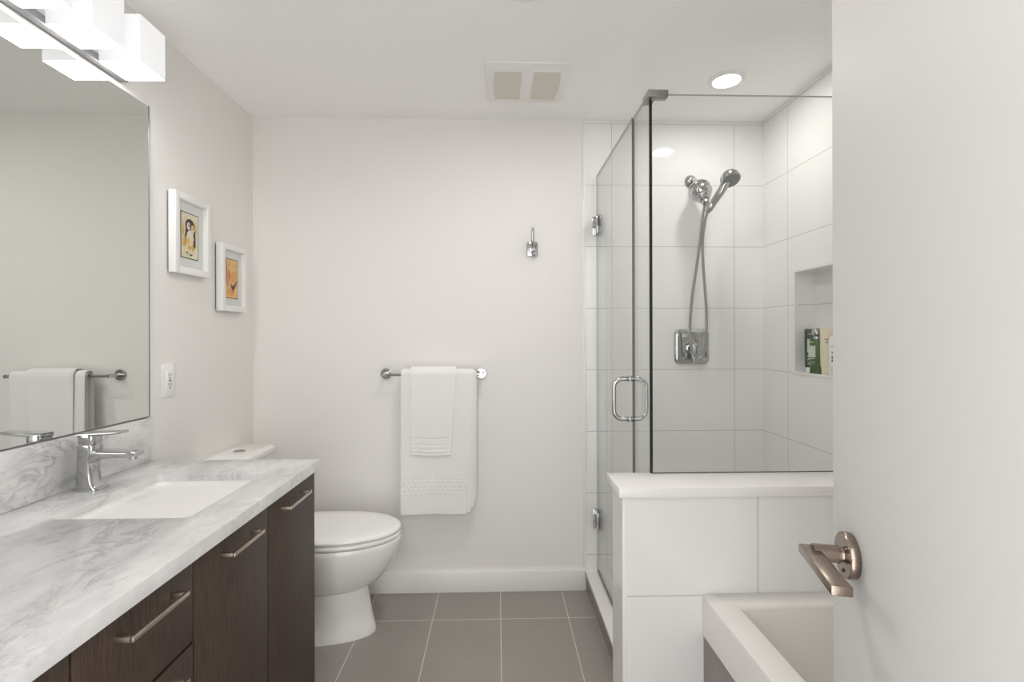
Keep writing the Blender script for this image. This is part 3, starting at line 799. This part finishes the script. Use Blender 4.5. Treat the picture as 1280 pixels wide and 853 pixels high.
# ------------------------------------------------------------------ shower fittings
sh = thing('hand_shower', (.954, YB, 2.0), 'chrome hand shower with filter and hose on the tiled wall', 'shower head')
AX = Vector((.954, 2.414, 2.003)); F0 = Vector((.954, 2.345, 1.975)); F1 = Vector((.955, 2.262, 1.872))
ax = (F1 - F0).normalized(); FL = (F1 - F0).length
b = MB(); b.lathe([(0, 0), (.029, 0), (.031, .004), (.026, .012), (.016, .020), (.011, .022), (0, .022)], (.954, YB, 2.003), (0, -1, 0), 32)
b.build('wall_flange', M['chrome'], sh)
b = MB(); b.tube(smooth_path([(.954, YB - .01, 2.003), (.954, 2.385, 2.000), F0 + Vector((0, .012, .010)), F0 + ax * .02], 6), .0105, 16)
b.build('shower_arm', M['chrome'], sh)
b = MB(); b.lathe([(r_ * 1.16, h_ * 1.12) for r_, h_ in [(0, 0), (.016, 0), (.018, .006), (.018, .014), (.030, .022), (.039, .034), (.043, .044), (.043, .050), (.0405, .052), (.0405, .056), (.043, .058), (.043, .074), (.040, .082), (.033, .090), (.027, .096), (.027, .108), (.022, .112), (.018, .126), (0, .126)]], F0, ax, 40)
b.build('filter_housing', M['chrome'], sh)
BR = F0 + ax * .150
b = MB(); b.lathe([(0, -.016), (.014, -.016), (.017, -.008), (.017, .008), (.014, .016), (0, .016)], BR, ax, 24)
hd0 = Vector((.966, 2.228, 1.822)); hd1 = Vector((1.010, 2.165, 1.912))
hdir = (hd1 - hd0).normalized()
b.lathe([(0, 0), (.015, 0), (.0165, .004), (.0165, .026), (.015, .030), (0, .030)], hd0 - hdir * .008, hdir, 24)
b.tube([BR, hd0 + hdir * .006], .011, 12)
b.build('holder_bracket', M['chrome'], sh)
fdir = Vector((.10, -.56, -.82)).normalized()
HC = Vector((1.024, 2.150, 1.932))
b = MB(); pth = smooth_path([hd0 - hdir * .02, hd0 + hdir * .04, hd0 + hdir * .09, hd1 - fdir * .006 , HC - fdir * .020], 6)
b.tube(pth, [.0125 + .0065 * math.sin(min(1, i / len(pth)) * PI * .75) for i in range(len(pth))], 18)
b.lathe([(0, -.030), (.020, -.030), (.034, -.024), (.041, -.012), (.0425, 0), (.0425, .008), (.040, .012), (.036, .012)], HC, fdir, 40)
b.build('spray_head', M['chrome'], sh)
b = MB(); b.lathe([(0, .010), (.0365, .010), (.0365, .0125), (0, .0125)], HC, fdir, 36)
q = Vector((0, 0, 1)).rotation_difference(fdir).to_matrix()
face = b.build('spray_face', M['spray'], sh)
b = MB()
for (rr_, n_) in ((.030, 18), (.021, 12), (.010, 6)):
    for i in range(n_):
        p = HC + q @ Vector((rr_ * math.cos(2 * PI * i / n_), rr_ * math.sin(2 * PI * i / n_), .0122))
        b.lathe([(0, 0), (.0026, 0), (.0018, .003), (0, .003)], p, fdir, 8)
nz_ = b.build('nozzles', M['satin'], face)
nz_['kind'] = 'stuff'
b = MB()
hp = smooth_path([BR + Vector((-.004, -.002, -.018)), (.944, 2.255, 1.79), (.938, 2.265, 1.70), (.930, 2.285, 1.58), (.917, 2.31, 1.43), (.912, 2.325, 1.30), (.913, 2.325, 1.21), (.926, 2.320, 1.155), (.950, 2.315, 1.135),
                  (.973, 2.310, 1.160), (.982, 2.305, 1.24), (.979, 2.300, 1.37), (.962, 2.290, 1.55), (.950, 2.270, 1.68), (.950, 2.245, 1.76), hd0 - hdir * .02], 8)
b.tube(hp, .0062, 12); b.build('hose', M['hose'], sh)

sv = thing('shower_valve', (.955, YB, 1.188), 'square chrome shower valve with lever on the tiled wall', 'shower valve')
def vring(h, y, r): return [(p[0], y, p[1]) for p in rrect(.955, 1.188, h, h, r, 8)]
b = MB(); b.loft([vring(.086, YB, .026), vring(.086, YB - .004, .026), vring(.082, YB - .009, .024), vring(.070, YB - .0125, .020), vring(.045, YB - .014, .016)])
b.build('escutcheon', M['chrome'], sv, angle=50)
b = MB(); b.lathe([(0, 0), (.030, 0), (.030, .012), (.026, .016), (.024, .040), (.022, .046), (0, .047)], (.958, YB - .012, 1.183), (0, -1, 0), 36)
b.build('hub', M['chrome'], sv)
b = MB(); b.box(.938, .966, YB - .066, YB - .046, 1.105, 1.205, bev=.006, seg=3)
b.build('lever', M['chrome'], sv)

# ------------------------------------------------------------------ bathtub
TX0, TX1, TY0_, TY1_, TZ = .590, XR - .001, YF + .005, 1.4245, .493
bt_ = thing('bathtub', (.95, .66, 0), 'white alcove bathtub against the knee wall beside the open door', 'bathtub')
def tr_(i0, i1, i2, i3, z, r):       # inset left, right, near, far
    x0, x1, ya, yb = TX0 + i0, TX1 - i1, TY0_ + i2, TY1_ - i3
    return [(p[0], p[1], z) for p in rrect((x0 + x1) / 2, (ya + yb) / 2, (x1 - x0) / 2, (yb - ya) / 2, r, 6)]
b = MB()
b.loft([tr_(0, 0, 0, 0, .378, .008), tr_(0, 0, 0, 0, .480, .008), tr_(.003, .0, .0, .001, .489, .009), tr_(.010, .004, .004, .005, .493, .010),
        tr_(.070, .06, .08, .066, .493, .012), tr_(.075, .065, .085, .071, .491, .014), tr_(.080, .07, .09, .076, .484, .018), tr_(.105, .09, .14, .110, .15, .06), tr_(.130, .11, .19, .15, .09, .08), tr_(.18, .16, .26, .22, .075, .06)], cap0=False)
b.loft([tr_(.002, .0, .0, .0, .378, .008), tr_(.02, .02, .02, .02, .378, .008)], cap0=False, cap1=False)
b.build('basin', M['tub'], bt_, angle=40)
b = MB(); b.box(TX0 + .006, TX0 + .026, TY0_, TY1_, 0.0, .378)
b.build('apron', M['riser'], bt_)

# ------------------------------------------------------------------ toiletries in the niche
M['green'] = mat('leaf_green_plastic', (0.04, 0.105, 0.014), 0.3)
M['dkgreen'] = mat('dark_green_plastic', (0.025, 0.045, 0.022), 0.35)
M['label'] = mat('pale_label', (0.55, 0.60, 0.53), 0.5)
M['cream'] = mat('cream_plastic', (0.74, 0.66, 0.50), 0.35)
M['ink'] = mat('dark_ink', (0.05, 0.05, 0.05), 0.6)
NX = XR + .038
def flat_tube(name, y, x, hw, hd, z0, z1, body, cap, label, cat, group, labels=(), crimp=True, txt=None):
    """squeeze tube standing on its cap; wide face towards the camera (-X,-Y)"""
    t = thing(name, (x, y, NZ0), label, cat, group)
    ang = math.radians(-35); R_ = Matrix.Translation((x, y, 0)) @ Matrix.Rotation(ang, 4, 'Z')
    def ell(w, d, z, n=28): 
        out = []
        for i in range(n):
            a = 2 * PI * i / n; c, s_ = math.cos(a), math.sin(a)
            p = R_ @ Vector((math.copysign(abs(c) ** .75, c) * w, math.copysign(abs(s_) ** .75, s_) * d, z)); out.append(tuple(p))
        return out
    b = MB(); b.loft([ell(hw * .80, hd, NZ0 + .0005), ell(hw * .82, hd, NZ0 + .002), ell(hw * .82, hd, z0), ell(hw * .8, hd * .97, z0 + .001)]); b.build('cap', cap, t)
    b = MB(); rings = [ell(hw * .9, hd, z0 + .001), ell(hw * .95, hd, z0 + .006), ell(hw, hd * .8, (z0 + z1) / 2)]
    rings += [ell(hw, hd * .3, z1 - .008), ell(hw, hd * .22, z1)] if crimp else [ell(hw, hd, z1 - .012), ell(hw * .9, hd * .8, z1)]
    b.loft(rings); bd = b.build('tube', body, t)
    for (u0, u1, v0, v1, m_) in labels:
        zz0, zz1 = z0 + v0 * (z1 - z0), z0 + v1 * (z1 - z0)
        def dep(z):
            f = (z - z0) / (z1 - z0)
            if not crimp: return hd + .0006
            return (hd * (1 - .4 * f) if f < .5 else hd * (.8 - 1.0 * (f - .5))) + .0006
        b = MB(); n = 6; grid = []
        for j in range(n + 1):
            z = zz0 + (zz1 - zz0) * j / n
            grid.append([tuple(R_ @ Vector((hw * (u0 + (u1 - u0) * i / 6), -dep(z) * (1 - abs(u0 + (u1 - u0) * i / 6) ** 2.6) ** .385 - .0003, z))) for i in range(7)])
        tm = bmesh.new(); V = [[tm.verts.new(p) for p in r] for r in grid]
        for a, c in zip(V, V[1:]):
            for i in range(6): tm.faces.new((a[i], a[i + 1], c[i + 1], c[i]))
        b.add(tm); b.build('label', m_, t)
    return t
GP = 'toiletries in the shower niche'
L, I = M['label'], M['ink']
flat_tube('shampoo_tube', 2.122, NX + .012, .024, .014, NZ0 + .022, 1.270, M['dkgreen'], M['plastic'], 'dark green tube with pale label standing leftmost in the niche', 'tube', GP,
          [(-.55, .45, .40, .74, L), (-.55, .4, .28, .30, L), (-.55, .3, .20, .22, L), (-.5, .35, .10, .12, L), (-.4, .3, .86, .88, L)])
g = thing('shampoo_bottle', (NX, 2.056, NZ0), 'leaf green bottle with pale label and round silver cap in the niche', 'bottle', GP)
R_ = Matrix.Translation((NX - .004, 2.056, 0)) @ Matrix.Rotation(math.radians(38), 4, 'Z')
b = MB(); b.box(-.026, .026, -.020, .020, NZ0 + .0005, 1.228, bev=.004, mtx=R_); b.build('bottle_body', M['green'], g)
for z0, z1, u0, u1 in ((1.150, 1.198, -.024, .003), (1.143, 1.146, -.024, -.002), (1.128, 1.130, -.022, .002), (1.118, 1.120, -.022, -.004), (1.212, 1.215, -.02, -.004)):
    b = MB(); b.box(-.0268, -.0258, -u1 - .0 if False else -u1, -u0, z0, z1, mtx=R_); b.build('label', L, g)
b = MB(); b.lathe([(0, 0), (.013, 0), (.013, .010), (.018, .014), (.021, .024), (.019, .036), (.012, .043), (0, .045)], (NX - .004, 2.056, 1.228), (0, 0, 1), 28); b.build('cap', M['chrome'], g)
flat_tube('lotion_tube', 1.999, NX, .024, .016, NZ0 + .028, 1.275, M['cream'], M['cream'], 'cream coloured tube between the green bottle and the white bottle in the niche', 'tube', GP,
          [(-.35, .45, .70, .715, I), (-.1, .2, .66, .672, I), (-.3, .4, .62, .632, I)], crimp=True)
wb = thing('lotion_bottle', (NX, 1.938, NZ0), 'white bottle with small dark print, rightmost in the niche', 'bottle', GP)
b = MB(); b.lathe([(0, 0.0005), (.026, .0005), (.028, .004), (.028, .140), (.024, .155), (.013, .163), (.012, .168), (0, .168)], (NX, 1.938, NZ0), (0, 0, 1), 36); b.build('bottle_body', M['plastic'], wb)
b = MB(); b.lathe([(0, .168), (.013, .168), (.013, .186), (.011, .189), (0, .189)], (NX, 1.938, NZ0), (0, 0, 1), 28); b.build('cap', M['plastic'], wb)
for z, hgt, a0, a1 in ((1.196, .002, 190, 250), (1.170, .006, 195, 235), (1.150, .010, 195, 215), (1.137, .010, 195, 215), (1.112, .0015, 190, 250), (1.104, .0015, 190, 250), (1.096, .0015, 190, 245)):
    tm = bmesh.new(); N_ = 8
    V = [[tm.verts.new((NX + .0284 * math.cos(math.radians(a0 + (a1 - a0) * i / N_)), 1.938 + .0284 * math.sin(math.radians(a0 + (a1 - a0) * i / N_)), z + h_)) for i in range(N_ + 1)] for h_ in (0, hgt)]
    for i in range(N_): tm.faces.new((V[0][i], V[0][i + 1], V[1][i + 1], V[1][i]))
    b = MB(); b.add(tm); b.build('print', I, wb)

for o in list(bpy.data.objects):
    if '_o' in o: del o['_o']
